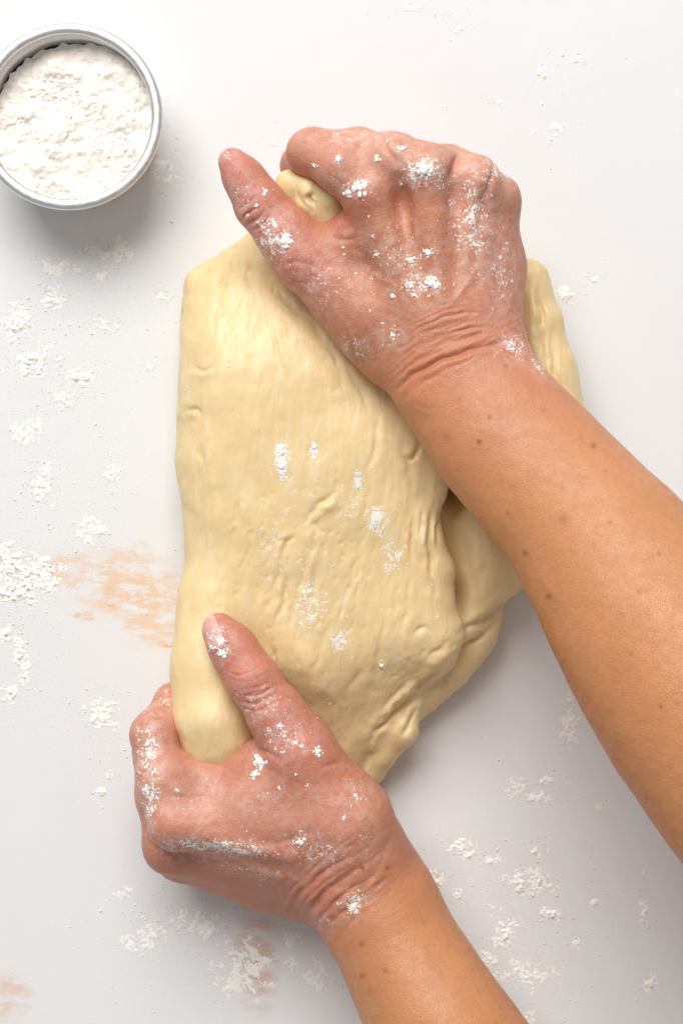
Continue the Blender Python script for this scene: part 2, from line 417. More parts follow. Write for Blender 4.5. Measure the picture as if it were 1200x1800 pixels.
def build_dough():
    h = 0.0008
    lo = np.concatenate([P(285, 1430, 25)[:2], [-0.002]]); hi = np.concatenate([P(1075, 285, 25)[:2], [0.078]])
    G = Grid(lo, hi, h)
    X2, Y2 = np.meshgrid(G.ax[0].astype(float), G.ax[1].astype(float), indexing='ij')
    Z = G.ax[2][None, None, :]
    k0 = CAM_H / (CAM_H - 0.035)
    PX = 600 + X2 * k0 / S; PY = 900 - Y2 * k0 / S
    wob = 0.0012 * fbm(X2 * 55, Y2 * 55, 0 * X2, 3, 3)
    def gauss(cx, cy, rx, ry, rot=0):
        c, s_ = math.cos(rot), math.sin(rot); dx = PX - cx; dy = PY - cy
        return np.exp(-((dx * c + dy * s_) / rx) ** 2 - ((-dx * s_ + dy * c) / ry) ** 2)
    def pillow(pts, z, top, rt, rb=0.008, bot=0.0, wobble=1.0):
        d2 = (poly_sdf(X2, Y2, poly_world(pts, z)) + wob * wobble).astype(np.float32)[:, :, None]
        tp = top.astype(np.float32)[:, :, None]
        rt_ = rt.astype(np.float32)[:, :, None] if isinstance(rt, np.ndarray) else rt
        def corner(dz, r):
            a = np.maximum(d2 + r, 0); b = np.maximum(dz + r, 0)
            return np.sqrt(a * a + b * b) + np.minimum(np.maximum(d2 + r, dz + r), 0) - r
        return np.maximum(corner(Z - tp, rt_), corner((bot - Z), rb)).astype(np.float32)
    one = np.ones_like(X2)
    # upper folded sheet
    A = [(428, 398), (382, 438), (340, 462), (319, 492), (315, 600), (313, 720), (309, 820), (318, 890), (326, 990), (325, 1065), (314, 1130),
         (306, 1200), (316, 1262), (338, 1318), (388, 1357), (440, 1385), (560, 1420), (635, 1375), (660, 1335), (704, 1303), (714, 1256), (742, 1200),
         (785, 1165), (800, 1120), (787, 1060), (790, 1003), (766, 938), (758, 890), (786, 848), (850, 790), (900, 700), (905, 560), (850, 450), (720, 400), (620, 345), (570, 330), (500, 350)]
    topA = 0.047 + 0.007 * gauss(600, 800, 230, 330) - 0.016 * gauss(360, 450, 120, 120) + 0.004 * gauss(350, 1200, 80, 160) \
        - 0.006 * gauss(720, 1260, 120, 110) + 0.003 * gauss(740, 1120, 70, 90) + 0.0035 * gauss(440, 700, 90, 160) \
        - 0.004 * gauss(640, 640, 60, 200, -0.7) + 0.004 * gauss(600, 1150, 120, 100) - 0.010 * gauss(470, 420, 120, 70, 0.8) + 0.0012 * fbm(X2 * 32, Y2 * 20, 0 * X2, 11, 2)
    topA = topA - 0.006 * gauss(450, 1200, 120, 36, .927) + 0.003 * gauss(535, 1165, 110, 36, .927)
    topA = topA - 0.014 * sstep(1130, 1390, PY) * sstep(430, 520, PX) - 0.006 * sstep(0.15, 1.0, ((PX - 480) * .55 + (PY - 780) * .6) / 430)
    rtA = 0.016 + 0.006 * gauss(330, 800, 160, 500) - 0.010 * gauss(790, 1020, 90, 240) - 0.004 * gauss(690, 1290, 80, 60)
    F = pillow(A, 30, topA, rtA, 0.012)
    # overhang of the fold along the right: cut upper sheet free of what lies under it
    # lower sheet on the right
    B = [(650, 1330), (720, 1245), (800, 1185), (868, 1085), (925, 1028), (1000, 960), (1020, 860), (1010, 750), (1005, 690), (996, 617), (964, 577), (944, 515),
         (925, 470), (870, 430), (760, 520), (700, 900), (640, 1200)]
    topB = 0.030 + 0.007 * gauss(862, 965, 50, 80) - 0.020 * gauss(796, 856, 24, 34) - 0.005 * gauss(800, 1000, 25, 90) - 0.004 * gauss(1000, 700, 60, 200) - 0.008 * gauss(760, 1200, 90, 60) + 0.001 * fbm(X2 * 40, Y2 * 40, 0 * X2, 21, 2)
    FB = pillow(B, 24, topB, 0.014, 0.008)
    C = [(628, 1350), (652, 1372), (672, 1340), (705, 1312), (738, 1268), (800, 1217), (862, 1150), (884, 1095), (890, 1062), (925, 1032), (980, 960), (900, 900), (700, 1100)]
    FC = pillow(C, 14, 0.021 + 0.003 * gauss(800, 1180, 100, 60), 0.010, 0.005)
    # vertical folds beside the wrist
    F = smin(F, FB, 0.0012); F = smin(F, FC, 0.0012)
    for pts, r in (([(930, 490), (945, 570), (965, 660), (985, 740)], (9, 11, 12, 12)), ([(958, 590), (972, 640), (976, 720), (980, 800)], (7, 9, 10, 11))):
        G.chain(F, [(P(x, y, 28), r_ * .001) for (x, y), r_ in zip(pts, r)], 0.003)
    # plug of dough squeezed out between thumb and forefinger (upper hand)
    G.chain(F, [(P(590, 400, 52), .012), (P(560, 352, 58), .0105), (P(512, 330, 58), .007), (P(500, 360, 50), .008)], 0.003)
    G.chain(F, [(P(505, 318, 61), .0045), (P(540, 330, 65), .005), (P(580, 348, 64), .0055), (P(600, 375, 58), .006)], 0.0016)
    # bulge held in the lower fist
    G.chain(F, [(P(372, 1060, 36), .014), (P(370, 1180, 44), .0148), (P(376, 1265, 48), .0158), (P(384, 1312, 47), .0130), (P(396, 1345, 46), .0085)], 0.010)
    # small torn tab and lump at the lower edge
    G.chain(F, [(P(722, 1236, 23), .005), (P(706, 1284, 20), .007), (P(672, 1322, 15), .007)], 0.004)
    G.chain(F, [(P(660, 1330, 12), .008), (P(648, 1352, 10), .0085)], 0.003)
    # flap lip: rounded roll along the fold edge
    lip = [(775, 865), (757, 900), (766, 945), (785, 1000), (782, 1055), (790, 1110), (778, 1150), (745, 1190)]
    lr = (7, 6, 6, 6, 7, 9, 9, 7)
    lz = (40, 40, 40, 39, 37, 34, 30, 25)
    G.chain(F, [(P(x - 18, y, z_), r_ * .001) for (x, y), r_, z_ in zip(lip, lr, lz)], 0.006)
    V, Q = surface_nets(G, F)
    V = smooth(V, Q, 8)
    N = vnormals(V, Q); x, y, z = V.T; px, py = to_px(V)
    up = sstep(0.0, 0.5, N[:, 2])
    # flow field: stretched strands run up the dough, leaning right
    ca, sa = math.cos(0.24), math.sin(0.24)
    wu = 0.006 * fbm(x * 22, y * 22, z * 22, 5, 2)
    ux = x * ca - y * sa + wu; uy = x * sa + y * ca
    st = fbm(ux * 380, uy * 45, z * 120, 31, 3)
    st2 = fbm(ux * 170, uy * 26, z * 60, 41, 3)
    lump = fbm(x * 44, y * 44, z * 44, 51, 3, .4)
    patch = sstep(-0.15, 0.45, fbm(x * 22, y * 22, z * 22, 61, 2))
    rough_zone = np.exp(-((px - 540) / 120) ** 2 - ((py - 990) / 150) ** 2) + 0.9 * np.exp(-((px - 390) / 90) ** 2 - ((py - 480) / 80) ** 2) + 0.6 * np.exp(-((px - 780) / 90) ** 2 - ((py - 1190) / 60) ** 2)
    pits = -np.maximum(fbm(ux * 420, uy * 200, z * 200, 71, 2) - 0.25, 0)
    ridged = 1 - np.abs(st2)
    disp = 0.00020 * st * patch + 0.0005 * st2 * (0.2 + 0.8 * patch) + 0.0011 * lump + 0.0018 * pits * (0.12 + rough_zone) + 0.0005 * (ridged - 0.7) * rough_zone
    wpx = px + 7 * fbm(x * 90, y * 90, z * 90, 201, 2); wpy = py + 7 * fbm(x * 90, y * 90, z * 90, 202, 2); cmod = fbm(x * 120, y * 120, z * 120, 203, 2)
    def crease(pts, depth, w, ridge=0.5):
        p = np.asarray(pts, float); a_, b_ = p.min(0) - 9 * w, p.max(0) + 9 * w
        m = np.nonzero((wpx > a_[0]) & (wpx < b_[0]) & (wpy > a_[1]) & (wpy < b_[1]))[0]
        d, t, s_ = polyd(wpx[m], wpy[m], spline(pts, 6))
        tap = np.clip(np.minimum(t, 1 - t) * 3, 0, 1) * np.clip(0.8 + cmod[m], 0.1, 1.6)
        out = np.zeros(len(px))
        out[m] = up[m] * tap * (-depth * np.exp(-(d / w) ** 2) + depth * ridge * np.where(s_ > 0, 1.2, 0.25) * np.exp(-((d - 2.6 * w) / (2.0 * w)) ** 2))
        return out
    for pts, dp, w in [
        ([(723, 905), (722, 940), (729, 992)], .0016, 3.5), ([(762, 880), (755, 930), (757, 990), (764, 1053)], .0022, 4),
        ([(741, 890), (738, 930), (742, 975)], .0011, 3), ([(773, 890), (768, 930), (772, 965)], .0014, 3),
        ([(531, 922), (548, 900), (563, 882), (580, 872), (594, 843)], .0016, 4.5), ([(520, 935), (505, 960), (500, 985)], .0010, 4),
        ([(700, 1020), (694, 1050), (690, 1090)], .0008, 4), ([(640, 960), (628, 1000), (618, 1040)], .0008, 4),
        ([(505, 1016), (500, 1050), (490, 1090)], .0013, 4), ([(547, 1006), (552, 1030), (540, 1060)], .0010, 4),
        ([(925, 1032), (880, 1066), (840, 1095), (799, 1120)], .0020, 4.5), ([(878, 1090), (840, 1120), (790, 1155)], .0013, 4),
        ([(788, 1171), (741, 1205), (725, 1226), (694, 1252), (640, 1310)], .0024, 5), ([(730, 1235), (716, 1280), (706, 1300)], .0016, 3.5),
        ([(735, 1150), (770, 1142), (792, 1120)], .0012, 6), ([(720, 1120), (745, 1105), (765, 1112)], .0008, 5),
        ([(738, 760), (735, 790), (720, 803), (705, 798)], .0013, 4), ([(640, 1180), (632, 1130), (640, 1090)], .0005, 6),
        ([(420, 408), (396, 455), (388, 520)], .0016, 6), ([(450, 430), (440, 490), (450, 540)], .0009, 6), ([(335, 640), (352, 650), (380, 640)], .0008, 4),
        ([(318, 720), (340, 722), (352, 735)], .0009, 4), ([(470, 500), (540, 560), (600, 640)], .0008, 7), ([(520, 590), (590, 660), (640, 730)], .0007, 7),
        ([(700, 760), (720, 850), (715, 900)], .0007, 6), ([(945, 500), (952, 560), (948, 630)], .0022, 5), ([(968, 590), (974, 640), (985, 690)], .0014, 4),
        ([(845, 880), (800, 900), (790, 960)], .0006, 6), ([(600, 1240), (630, 1180), (640, 1120)], .0005, 6), ([(470, 1120), (480, 1170), (470, 1220)], .0010, 5),
        ([(555, 340), (545, 345), (550, 362), (545, 375)], .0022, 3.5), ([(520, 320), (528, 345), (548, 375)], .0012, 3),
        ([(830, 930), (850, 980), (845, 1040)], .0007, 8),
        ([(500, 1140), (520, 1050), (545, 960), (566, 900)], .0007, 3.5), ([(462, 1090), (485, 1020), (516, 950)], .0006, 3.5), ([(590, 1110), (612, 1030), (640, 930)], .0006, 4), ([(655, 1210), (672, 1110), (690, 1000)], .0007, 4.5),
        ([(425, 640), (436, 560), (450, 470)], .0006, 4), ([(372, 580), (384, 520), (404, 450)], .0008, 4), ([(500, 690), (486, 620), (476, 550)], .0005, 4), ([(640, 860), (660, 780), (668, 720)], .0006, 4), ([(545, 1210), (560, 1150), (585, 1090)], .0006, 4), ([(350, 900), (356, 820), (350, 740)], .0007, 5),
        ([(400, 1000), (412, 930), (430, 850)], .0005, 5), ([(612, 700), (590, 640), (556, 590)], .0008, 5), ([(655, 735), (630, 680), (600, 630)], .0008, 5), ([(700, 1150), (712, 1080), (722, 1010)], .0008, 4), ([(660, 1270), (690, 1220), (730, 1180)], .0010, 5)]:
        disp += crease(pts, dp, w)
    V2 = V + N * disp[:, None]
    V2[:, 2] = np.maximum(V2[:, 2], 0.0004 + 0 * V2[:, 2])
    # flour mask
    fl = np.zeros(len(V))
    for cx, cy, rx, ry, a in [(495, 810, 16, 52, 1.25), (552, 790, 13, 28, 1.1), (628, 845, 13, 30, 1.1), (660, 915, 26, 36, 1.1), (690, 975, 30, 50, .85), (545, 1060, 46, 80, .8), (595, 1125, 26, 30, 1.0),
                              (672, 1175, 10, 26, .75), (580, 1238, 6, 6, .8), (400, 640, 14, 20, .65), (330, 690, 14, 40, .6), (330, 1190, 20, 40, .5), (620, 890, 60, 60, .65), (760, 1030, 16, 26, .55), (810, 1040, 18, 26, .55),
                              (690, 1215, 20, 16, .55), (520, 330, 14, 16, .6), (380, 1270, 40, 60, .42), (480, 960, 70, 110, .58), (560, 840, 100, 130, .5), (420, 560, 80, 140, .42)]:
        fl = np.maximum(fl, a * np.exp(-((px - cx) / rx) ** 2 - ((py - cy) / ry) ** 2))
    fl = np.clip(np.maximum(fl * 1.08, 0.34), 0, 1.25) * up
    tint = np.tile(np.array([0.82, 0.63, 0.335]), (len(V), 1))
    tint *= (1 + 0.05 * fbm(x * 45, y * 45, z * 45, 81, 3))[:, None]
    return mesh_obj('dough', V2, Q, M_DOUGH, attrs={'flour': fl, 'tint': tint})

# ------------------------------------------------------------------ arms
def frame_along(d):
    e0 = np.asarray(d, float); e0 = e0 / np.linalg.norm(e0)
    e1 = np.cross([0, 0, 1.0], e0); e1 /= np.linalg.norm(e1)
    return np.stack([e0, e1, np.cross(e0, e1)], 1)

def mm(px, py, z, r): return (P(px, py, z), r * 0.001)

class Detail:
    def __init__(self, V, N):
        self.V, self.N = V, N; self.px, self.py = to_px(V); self.d = np.zeros(len(V)); self.red = np.zeros(len(V)); self.fl = np.zeros(len(V))
        self.up = sstep(-0.05, 0.35, N[:, 2]); self.tones = []
        x, y, z = V.T
        self.wx = self.px + 4.0 * fbm(x * 110, y * 110, z * 110, 301, 2); self.wy = self.py + 4.0 * fbm(x * 110, y * 110, z * 110, 302, 2)
        self.mod = np.clip(0.8 + 1.5 * fbm(x * 75, y * 75, z * 75, 303, 2), 0.05, 1.25)
    def _near(self, pts, pad):
        p = np.asarray(pts, float); a = p.min(0) - pad; b = p.max(0) + pad
        return np.nonzero((self.wx > a[0]) & (self.wx < b[0]) & (self.wy > a[1]) & (self.wy < b[1]) & (self.up > 0))[0]
    def crease(self, pts, depth, w, ridge=0.4, red=0.25, fade=0.0):
        m = self._near(pts, 7 * w)
        if not len(m): return
        d, t, s = polyd(self.wx[m], self.wy[m], spline(pts, 6))
        tap = np.clip(np.minimum(t, 1 - t) * 4, 0, 1) ** 0.8 * self.up[m] * (0.6 + 0.3 * self.mod[m] if depth > 1.2 else self.mod[m]) * (1 - fade * t)
        g = np.exp(-(d / w) ** 2)
        self.d[m] += tap * (-depth * g + depth * ridge * np.exp(-((d - 2.6 * w) / (1.6 * w)) ** 2)) * 1e-3
        self.red[m] += red * tap * g
    def ridge(self, pts, hgt, w):
        m = self._near(pts, 3 * w)
        d, t, s = polyd(self.wx[m], self.wy[m], spline(pts, 6))
        tap = np.sin(np.clip(t, 0.03, 0.97) * math.pi) ** 0.6 * self.up[m]
        self.d[m] += tap * hgt * np.exp(-(d / w) ** 2) * 1e-3
    def bump(self, cx, cy, rx, ry, hgt, rot=0):
        c, s = math.cos(rot), math.sin(rot); dx = self.px - cx; dy = self.py - cy
        g = np.exp(-((dx * c + dy * s) / rx) ** 2 - ((-dx * s + dy * c) / ry) ** 2) * self.up
        self.d += hgt * g * 1e-3
    def blush(self, cx, cy, rx, ry, a, rot=0):
        c, s = math.cos(rot), math.sin(rot); dx = self.px - cx; dy = self.py - cy
        self.red += a * np.exp(-((dx * c + dy * s) / rx) ** 2 - ((-dx * s + dy * c) / ry) ** 2)
    def flour(self, cx, cy, rx, ry, a, rot=0):
        c, s = math.cos(rot), math.sin(rot); dx = self.px - cx; dy = self.py - cy
        self.fl = np.maximum(self.fl, a * np.exp(-((dx * c + dy * s) / rx) ** 2 - ((-dx * s + dy * c) / ry) ** 2))

TAN = np.array([0.58, 0.255, 0.10]); PINK = np.array([0.57, 0.215, 0.12]); RED = np.array([0.56, 0.15, 0.11]); MOLE = np.array([0.20, 0.05, 0.03])

def finish_arm(G, F, detail, handness, moles, name, label, nail=None):
    for ax in range(3):                      # close the far end
        for e in (0, -1):
            sl = [slice(None)] * 3; sl[ax] = e; F[tuple(sl)] = np.maximum(F[tuple(sl)], 0.002)
    V, Q = surface_nets(G, F)
    V = smooth(V, Q, 14)
    px, py = to_px(V); hz = handness(px, py) > 0.45
    V, Q = subdivide(V, Q, hz[Q].all(1) & (vnormals(V, Q)[Q, 2].max(1) > -0.1))
    V = smooth(V, Q, 4)
    N = vnormals(V, Q)
    D = Detail(V, N); detail(D)
    x, y, z = V.T
    D.d += 0.0007 * fbm(x * 24, y * 24, z * 24, 3, 2) + 0.00025 * fbm(x * 90, y * 90, z * 90, 5, 3) + 0.00008 * fbm(x * 420, y * 420, z * 420, 9, 2)
    hm = np.clip(handness(D.px, D.py), 0, 1)
    col = TAN * (1 - hm[:, None]) + PINK * hm[:, None]
    mt = np.clip(0.5 + 0.9 * fbm(x * 38, y * 38, z * 38, 91, 3), 0, 1)
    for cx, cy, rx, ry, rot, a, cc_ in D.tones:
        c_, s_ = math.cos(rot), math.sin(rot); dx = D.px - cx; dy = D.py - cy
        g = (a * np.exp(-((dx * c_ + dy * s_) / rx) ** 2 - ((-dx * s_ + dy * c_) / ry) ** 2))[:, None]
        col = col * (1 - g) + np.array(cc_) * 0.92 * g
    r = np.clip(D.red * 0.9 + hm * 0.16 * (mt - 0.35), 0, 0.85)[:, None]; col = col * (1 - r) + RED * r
    col = col * (1 + 0.07 * fbm(x * 40, y * 40, z * 40, 15, 3))[:, None]
    for cx, cy, rp, a in moles:
        g = (a * np.exp(-(((D.px - cx) ** 2 + (D.py - cy) ** 2) / rp ** 2)) * D.up)[:, None]
        col = col * (1 - g) + MOLE * g
    V2 = V + N * D.d[:, None]
    if nail is not None:
        col = nail(V2, D, col)
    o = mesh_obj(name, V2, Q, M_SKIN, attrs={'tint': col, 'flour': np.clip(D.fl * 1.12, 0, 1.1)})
    o['label'] = label
    return o

def build_upper_arm():
    sn = lambda s, n: (.63 * s + .777 * n, .777 * s - .63 * n)
    fore = [(1000, 214, 66, 28.0), (1130, 206, 74, 32.0), (1240, 212, 83, 33.2), (1350, 217, 92, 34.8), (1467, 212, 102, 39.0), (1671, 196, 118, 45.5), (1941, 186, 138, 48), (2330, 186, 164, 45)]
    fp = [mm(*sn(s, n), z, r) for s, n, z, r in fore]
    R = frame_along(fp[0][0] - fp[5][0]); ff = [.70, .75, .78, .82, .86, .90, .93, .95]
    dense = spline(np.array([[*p, r, f_] for (p, r), f_ in zip(fp, ff)]), 10)
    pts = np.array([p for p, r in fp] + [P(400, 270, 60), P(900, 300, 10), P(520, 230, 20), P(930, 500, 90), P(700, 690, 10), P(640, 240, 110)]) @ R
    lo = pts.min(0) - 0.03; hi = pts.max(0) + 0.03
    lo[1] -= 0.015; hi[1] += 0.015; lo[2] -= 0.005; hi[2] += 0.0
    lo[0] -= 0.025
    G = Grid(lo, hi, 0.00085, R)
    F = G.new()
    up = np.array([0.05, 0.0, 1.0])
    G.chain(F, [(d_[:3], d_[3]) for d_ in dense], 0.0, f=[d_[4] for d_ in dense], up=up)
    # hand: carpus and palm slab
    G.cone(F, mm(805, 640, 66, 28), mm(785, 575, 66, 30), 0.012, (.68, .60), up)
    G.cone(F, mm(785, 575, 64, 30), mm(765, 400, 62, 33), 0.012, (.55, .45), np.array([0.10, 0, 1.0]))
    G.chain(F, [mm(868, 385, 56, 10.0), mm(870, 470, 52, 11.6), mm(860, 560, 52, 13)], 0.010)
    # metacarpals
    for b, m, r0, r1 in [((735, 560, 72), (655, 345, 76), 11.5, 9.8), ((775, 555, 75), (750, 305, 80), 11.5, 10.5), ((815, 560, 72), (832, 322, 74), 11, 9.8), ((848, 570, 64), (870, 352, 64), 11, 9.0)]:
        G.cone(F, mm(*b, r0), mm(*m, r1), 0.006)
    # thumb
    T = G.new()
    G.chain(T, [mm(690, 610, 58, 17), mm(655, 560, 60, 17.5), mm(535, 452, 60, 13.3), mm(500, 410, 61, 11.6), mm(456, 357, 62, 10.2), mm(428, 312, 63, 8.3), mm(408, 284, 64, 6.2)], 0.006)
    F = smin(F, T, 0.008)
    # web and thenar
    G.chain(F, [mm(585, 450, 56, 11), mm(625, 425, 60, 12), mm(665, 400, 66, 12)], 0.010)
    G.chain(F, [mm(720, 600, 52, 18), mm(620, 520, 50, 16)], 0.012)
    # fingers
    FG = G.new()
    for ch in [[mm(648, 340, 77, 10.5), mm(598, 294, 76, 10.0), mm(545, 267, 67, 9.6), mm(530, 290, 42, 8.4), mm(565, 340, 24, 7.5)],
               [mm(750, 300, 81, 11.5), mm(690, 282, 78, 11.2), mm(630, 272, 66, 10.4), mm(605, 300, 38, 8.8), mm(630, 360, 22, 7.5)],
               [mm(834, 318, 74, 10.4), mm(785, 300, 68, 10.4), mm(735, 290, 54, 9.8), mm(705, 320, 30, 8.3), mm(710, 370, 20, 7.5)],
               [mm(872, 348, 64, 9.6), mm(835, 330, 57, 9.2), mm(795, 325, 44, 8.5), mm(775, 350, 28, 7.5), mm(770, 390, 20, 7)]]:
        T = G.new(); G.chain(T, ch, 0.005); FG = smin(FG, T, 0.007)
    G.cone(FG, mm(562, 267, 67, 9), mm(625, 270, 66, 9.8), 0.005)
    F = smin(F, FG, 0.007)
    del FG, T
    def detail(D):
        # knuckles, tendons and the valleys between
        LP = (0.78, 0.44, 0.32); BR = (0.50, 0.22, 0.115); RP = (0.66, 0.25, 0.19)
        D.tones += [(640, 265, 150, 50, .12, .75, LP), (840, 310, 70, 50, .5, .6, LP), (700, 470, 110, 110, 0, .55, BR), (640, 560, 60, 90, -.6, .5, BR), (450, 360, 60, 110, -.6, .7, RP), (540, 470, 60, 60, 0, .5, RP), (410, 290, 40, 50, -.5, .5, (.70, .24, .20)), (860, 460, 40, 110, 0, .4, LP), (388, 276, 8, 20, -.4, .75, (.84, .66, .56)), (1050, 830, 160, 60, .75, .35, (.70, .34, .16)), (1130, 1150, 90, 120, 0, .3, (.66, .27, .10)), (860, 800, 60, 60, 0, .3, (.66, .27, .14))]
        for a, dp in [([(700, 296), (704, 345), (712, 395)], -1.8), ([(793, 285), (795, 330), (797, 385)], -1.6), ([(857, 320), (852, 365), (846, 410)], -1.4)]: D.ridge(a, dp, 15)
        for cx, cy, h in [(640, 338, 1.0), (752, 296, 1.4), (836, 312, 1.0), (880, 345, .8)]: D.bump(cx, cy, 26, 26, h)
        for a in [[(650, 360), (690, 450), (740, 560)], [(752, 320), (765, 430), (785, 560)], [(832, 335), (822, 440), (812, 560)], [(874, 370), (860, 460), (838, 565)]]: D.ridge(a, .6, 13)
        for a in [[(705, 318), (715, 400), (742, 500)], [(795, 300), (795, 390), (797, 500)], [(856, 330), (845, 420), (830, 500)]]: D.ridge(a, -.75, 16)
        D.crease([(668, 240), (682, 265), (697, 292)], 1.0, 5, .2)
        D.crease([(640, 236), (632, 252), (615, 275)], .5, 4, .2)
        D.crease([(808, 266), (800, 290), (796, 320)], 1.6, 5, .2); D.crease([(868, 298), (860, 322), (857, 350)], 1.5, 5, .2)
        # veins
        D.ridge([(700, 480), (730, 430), (720, 370)], .5, 6); D.ridge([(790, 540), (835, 480), (850, 430)], .5, 6); D.ridge([(640, 470), (690, 500), (740, 490)], .35, 6)
        # web folds at the base of thumb
        D.crease([(563, 403), (590, 398), (612, 372)], .8, 3.5); D.crease([(566, 408), (600, 420), (630, 418)], .5, 4)
        # thumb joint creases
        for a, dp in [([(424, 388), (440, 372), (458, 358)], .8), ([(433, 398), (452, 384), (470, 366)], .55), ([(418, 372), (434, 356), (452, 342)], .5), ([(442, 408), (462, 394), (482, 374)], .4), ([(420, 352), (440, 338), (455, 325)], .3)]: D.crease(a, dp * .7, 2.4)
        for a in [[(480, 470), (520, 460), (560, 470)], [(500, 500), (545, 500), (580, 520)]]: D.crease(a, .25, 4)
        # wrist folds
        for a, dp, w in [([(690, 690), (725, 660), (795, 625), (880, 602), (908, 600)], 2.0, 4.0), ([(683, 675), (718, 646), (745, 630), (800, 607)], 1.0, 3), ([(676, 655), (712, 622), (775, 588), (850, 575), (890, 576)], .55, 2.6),
                         ([(700, 706), (735, 680), (772, 655)], .9, 3.5), ([(690, 625), (730, 595), (790, 570), (845, 562)], .45, 2.6), ([(700, 600), (745, 572), (800, 553), (850, 550)], .4, 2.6), ([(712, 580), (760, 553), (820, 538)], .3, 2.6),
                         ([(740, 667), (800, 640), (870, 618), (910, 618)], .4, 3), ([(725, 560), (775, 538), (840, 525)], .25, 2.6), ([(700, 640), (740, 610), (800, 583), (860, 573)], .45, 2.4), ([(705, 655), (750, 622), (810, 596), (870, 586)], .6, 2.6),
                         ([(684, 664), (706, 640), (735, 618)], .7, 2.6), ([(672, 645), (700, 612), (730, 590)], .5, 2.6), ([(760, 612), (820, 590), (880, 584)], .5, 2.4), ([(735, 600), (780, 577), (830, 567)], .35, 2.2), ([(770, 562), (820, 548), (866, 552)], .35, 2.2),
                         ([(880, 575), (905, 590), (925, 612), (940, 625)], 1.0, 4), ([(720, 692), (738, 712), (760, 716), (770, 695)], .35, 3)]: D.crease(a, dp * .65 if dp > 1.5 else dp * .36, w, red=.15)
        wr = np.exp(-((D.px - 800) / 110) ** 2 - ((D.py - 590) / 45) ** 2)
        D.d += 0.00035 * wr * (fbm((D.wx * .35 + D.wy * .93) / 8, (D.wx * .93 - D.wy * .35) / 60, 0 * D.px, 77, 2) + .5 * fbm((D.wx * .5 + D.wy * .86) / 5, (D.wx * .86 - D.wy * .5) / 40, 0 * D.px, 79, 2))
        D.bump(735, 700, 30, 26, 1.0)
        # blush
        for b in [(410, 300, 40, 45, .35, 0), (440, 360, 40, 40, .25, 0), (520, 470, 70, 50, .28, .8), (560, 260, 70, 45, .25, 0), (640, 330, 45, 35, .22, 0), (750, 300, 40, 35, .22, 0), (850, 320, 50, 40, .2, 0), (585, 385, 25, 30, .35, 0), (600, 590, 60, 80, .14, 0), (880, 450, 40, 120, .12, 0), (760, 640, 80, 20, .12, -.4)]: D.blush(*b)
        D.blush(395, 285, 10, 22, .4, -.5)
        for f in [(425, 345, 40, 60, .55, -.6), (480, 420, 55, 60, .75, 0), (620, 320, 60, 40, .6, 0), (745, 300, 55, 40, .85, 0), (830, 380, 55, 140, .72, 0), (870, 300, 50, 40, .7, 0), (700, 450, 120, 80, .5, 0), (740, 500, 70, 40, .7, 0), (620, 610, 45, 30, .62, 0), (690, 590, 40, 40, .55, 0), (640, 240, 130, 25, .55, 0),
                  (880, 470, 40, 120, .6, 0), (900, 610, 40, 28, .75, .6), (945, 645, 26, 14, .7, .8), (560, 500, 80, 80, .5, 0), (400, 270, 25, 20, .6, 0)]: D.flour(*f)
    handness = lambda px, py: 1 - sstep(520, 860, py - 0.15 * (px - 800)) * 0.95
    moles = [(842, 777, 5, .8), (785, 768, 8, .3), (860, 733, 4, .75), (990, 912, 9, .45), (922, 972, 5, .75), (965, 1048, 5.5, .9), (1043, 783, 4.5, .7), (1072, 918, 4, .6), (892, 901, 3, .6), (1122, 1040, 4, .5), (1158, 973, 4, .5), (1162, 1243, 4, .6), (888, 643, 4, .6), (1190, 1235, 4, .4), (1093, 1080, 5, .3),
             (1020, 770, 3, .4), (1063, 828, 4, .35), (990, 858, 4, .3), (1110, 1150, 4, .3), (1115, 1298, 3, .4), (955, 720, 6, .25), (860, 790, 3, .4)]
    return finish_arm(G, F, detail, handness, moles, 'arm', 'right forearm and floury fist pressing down on the upper end of the dough')

